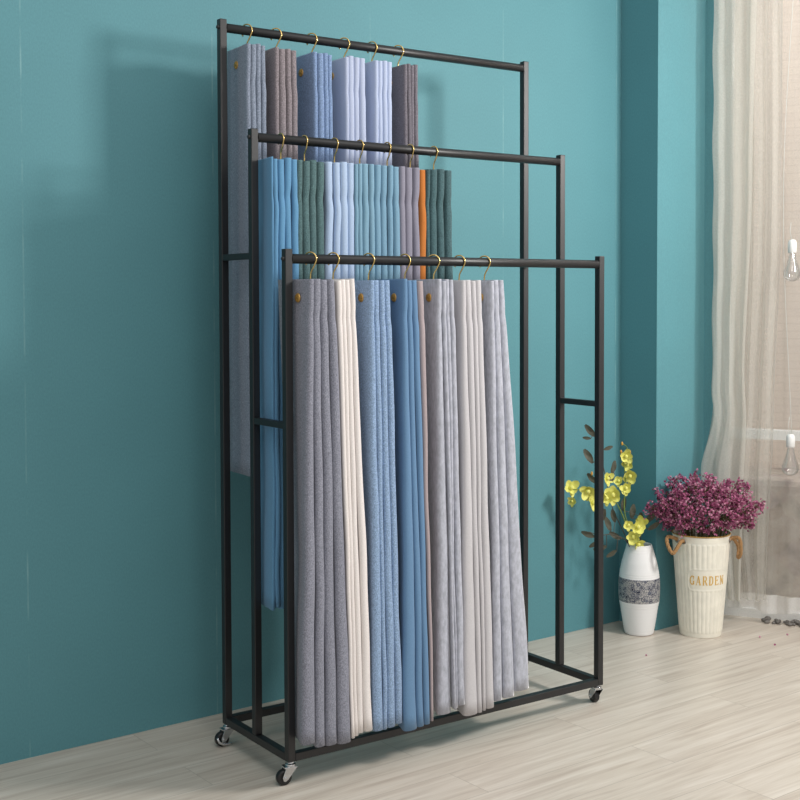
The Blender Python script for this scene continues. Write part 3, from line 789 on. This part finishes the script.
# rope handles on eyelets
for sgn in (-1, 1):
    ac = math.atan2(RV.y * sgn, RV.x * sgn) + (.55 if sgn < 0 else -.30)
    zz = HB - .022
    ends = []
    for da in (-.17, .17):
        a = ac + da; r = brad(zz) * 1.02
        e = Vector((r * cos(a), r * sin(a), zz)); nrm = Vector((cos(a), sin(a), 0))
        k = MB(); ring = []
        tng = Vector((-sin(a), cos(a), 0))
        k.tube([e + nrm * .001 + (tng * cos(2 * pi * q / 16) + Vector((0, 0, 1)) * sin(2 * pi * q / 16)) * .0075 for q in range(17)], .0018, 7, cap=False)
        k.build('eyelet', steelm, bk); ends.append((e, nrm))
    out = Vector((cos(ac), sin(ac), 0)); mid = (ends[0][0] + ends[1][0]) / 2
    tng = Vector((-sin(ac), cos(ac), 0))
    if sgn < 0:
        lp = [ends[0][0] - ends[0][1] * .006, ends[0][0] + out * .014 + Vector((0, 0, .010)), mid + out * .045 - tng * .02 + Vector((0, 0, .016)), mid + out * .066 + Vector((0, 0, -.004)), mid + out * .060 + tng * .022 + Vector((0, 0, -.036)), mid + out * .035 + tng * .026 + Vector((0, 0, -.010)), ends[1][0] + out * .012 + Vector((0, 0, .004)), ends[1][0] - ends[1][1] * .006]
    else:
        lp = [ends[0][0] - ends[0][1] * .006, ends[0][0] + out * .014 + Vector((0, 0, .012)), mid + out * .036 - tng * .026 + Vector((0, 0, .008)), mid + out * .040 - tng * .016 + Vector((0, 0, -.042)), mid + out * .030 + tng * .002 + Vector((0, 0, -.066)), mid + out * .030 + tng * .02 + Vector((0, 0, -.03)), ends[1][0] + out * .012, ends[1][0] - ends[1][1] * .006]
    cp = curve(lp, 12)
    k = MB()
    # three twisted strands
    for s3 in range(3):
        pts = []
        for i, p in enumerate(cp):
            t_ = (cp[min(i + 1, len(cp) - 1)] - cp[max(i - 1, 0)]).normalized()
            u_ = t_.orthogonal().normalized(); w_ = t_.cross(u_)
            u_ = (Vector((0, 0, 1)) - t_ * t_.z); u_ = u_.normalized() if u_.length > .1 else t_.orthogonal().normalized()
            w_ = t_.cross(u_); a = i * .55 + s3 * 2.094
            pts.append(p + (u_ * cos(a) + w_ * sin(a)) * .0032)
        k.tube(pts, .0042, 8)
    k.build('rope_handle', ropem, bk)

# ------------------------------------------------------------------ dried purple flowers
bq = empty('dried_flower_bouquet', BK)
tag(bq, 'bushy bunch of dried purple flowers standing in the cream bucket', 'flowers')
fm, nt, bb = new_mat('dried_purple_floret')
gi = N(nt, 'ShaderNodeNewGeometry')
rp = ramp(nt, [(0, lin((108, 42, 74))), (.35, lin((150, 70, 108))), (.7, lin((178, 100, 136))), (1, lin((208, 156, 174)))])
nt.links.new(gi.outputs['Random Per Island'], rp.inputs['Fac']); nt.links.new(rp.outputs['Color'], bb.inputs['Base Color'])
bb.inputs['Roughness'].default_value = .85
stm = plain('dried_stem', (98, 92, 60), .8)
def floret(mb, c, r, rg):
    ax = Vector((rg.gauss(0, 1), rg.gauss(0, 1), rg.gauss(0, 1) + .6)).normalized()
    u = ax.orthogonal().normalized(); w_ = ax.cross(u)
    vs = [Vector(c) - ax * r * .9]; n = 5; a0 = rg.uniform(0, 6)
    for k in range(2 * n):
        a = a0 + pi * k / n; rr = r * (1.05 if k % 2 == 0 else .55); h = r * (.45 if k % 2 == 0 else .1)
        vs.append(Vector(c) + (u * cos(a) + w_ * sin(a)) * rr + ax * h)
    vs.append(Vector(c) + ax * r * .05)
    fs = []
    for k in range(2 * n):
        k2 = (k + 1) % (2 * n)
        fs += [(0, 1 + k2, 1 + k), (2 * n + 1, 1 + k, 1 + k2)]
    mb.add(vs, fs, False)
rg = random.Random(21)
NS = 94
tips = []
gold = pi * (3 - math.sqrt(5))
for i in range(NS):
    f = (i + .5) / NS
    th = math.acos(1 - f * 1.42)                          # from the top down past the side
    ph_ = i * gold
    k = rg.uniform(.74, 1.02)
    l = sin(th) * cos(ph_) * .203 * k; d = sin(th) * sin(ph_) * .145 * k; z = HB + .082 + cos(th) * .138 * k; l *= 1 - max(0, -cos(th)) * .45; d *= 1 - max(0, -cos(th)) * .3
    tips.append((l + .006, d - .015, z + rg.uniform(-.01, .01)))
tips += [(.215, -.05, HB + .118), (-.195, -.03, HB + .10), (-.175, -.05, HB + .085), (-.03, -.02, HB + .22), (.185, -.06, HB + .05)]
for (l, d, z) in tips:
    tip = P3(l, d, z)
    base = P3(l * .30, d * .30, HB - .10)
    mid = P3(l * .55, d * .55, HB + .03 + (z - HB) * .25)
    s_ = MB(); cv = curve([base, mid, tip], 6)
    s_.tube(cv, .0012, 5)
    h = MB()
    ax = (tip - mid).normalized()
    for q in range(9):
        dv = (ax * rg.uniform(.2, 1) + Vector((rg.gauss(0, .8), rg.gauss(0, .8), rg.gauss(0, .6)))).normalized()
        e = tip - ax * rg.uniform(.0, .05) + dv * rg.uniform(.012, .032)
        s_.tube([tip - ax * .04, e], .0007, 4)
        for w_ in range(rg.randint(4, 7)):
            floret(h, e + Vector((rg.gauss(0, .0065), rg.gauss(0, .0065), rg.gauss(0, .0065))), rg.uniform(.0042, .0068), rg)
    so = s_.build('sprig', stm, bq, fix=False)
    h.build('florets', fm, so, fix=False)
# a few fallen florets
ff = MB()
for (x, y) in ((2.10, .10), (2.20, .05), (2.14, .2), (2.28, .02), (1.62, .28), (2.25, .16)):
    floret(ff, (x, y, .003), .0055, rg)
o = ff.build('fallen_petals', fm, fix=False); tag(o, 'tiny fallen purple petals scattered on the floor near the curtain', 'petals'); o['kind'] = 'stuff'

# ------------------------------------------------------------------ light
def area(name, loc, target, size, power, col=(1, 1, 1), sy=None):
    L = bpy.data.lights.new(name, 'AREA'); L.energy = power; L.color = col
    L.shape = 'RECTANGLE' if sy else 'SQUARE'; L.size = size
    if sy: L.size_y = sy
    o = bpy.data.objects.new(name, L); COL.objects.link(o); o.location = loc
    o.rotation_euler = (Vector(target) - Vector(loc)).to_track_quat('-Z', 'Y').to_euler()
    return o
area('studio_softbox', (2.16, -1.62, 2.24), (-.1, .5, 1.1), .5, 61, (1, .97, .93))
area('ceiling_light', (-.5, -2.0, 3.1), (-.2, -.6, 0), 1.6, 24, (1, .98, .95))
ol = BAY @ Vector((.8, .42, 2.7))
area('daylight_fill', ol, BAY @ Vector((.4, .9, 1.0)), 1.0, 12, (1, .99, .97))  # added lamp standing for daylight, brightens the outside wall and the sheers
wld = bpy.data.worlds.new('room_light'); S.world = wld; wld.use_nodes = True
bg = wld.node_tree.nodes['Background']; bg.inputs['Color'].default_value = (.99, .985, .98, 1); bg.inputs['Strength'].default_value = .62

# ------------------------------------------------------------------ camera
cam = bpy.data.cameras.new('camera'); co = bpy.data.objects.new('camera', cam); COL.objects.link(co)
yaw, pit, rol = .6127, -.0367, -.0028
fw = Vector((sin(yaw) * cos(pit), cos(yaw) * cos(pit), sin(pit))); r = Vector((cos(yaw), -sin(yaw), 0)); u = r.cross(fw)
r2 = r * cos(rol) + u * sin(rol); u2 = -r * sin(rol) + u * cos(rol)
Mc = Matrix.Identity(4)
for i in range(3): Mc[i][0] = r2[i]; Mc[i][1] = u2[i]; Mc[i][2] = -fw[i]
Mc.translation = (-1.6112, -2.8138, 1.2756)
co.matrix_world = Mc
cam.sensor_width = 36; cam.lens = 1243.667 / 800 * 36
cam.shift_x = -2.989 / 800; cam.shift_y = -55.889 / 800
cam.clip_start = .05
S.camera = co
S.view_settings.view_transform = 'Standard'; S.view_settings.look = 'None'
S.view_settings.gamma = 1; S.view_settings.exposure = 0
S.view_settings.use_curve_mapping = False
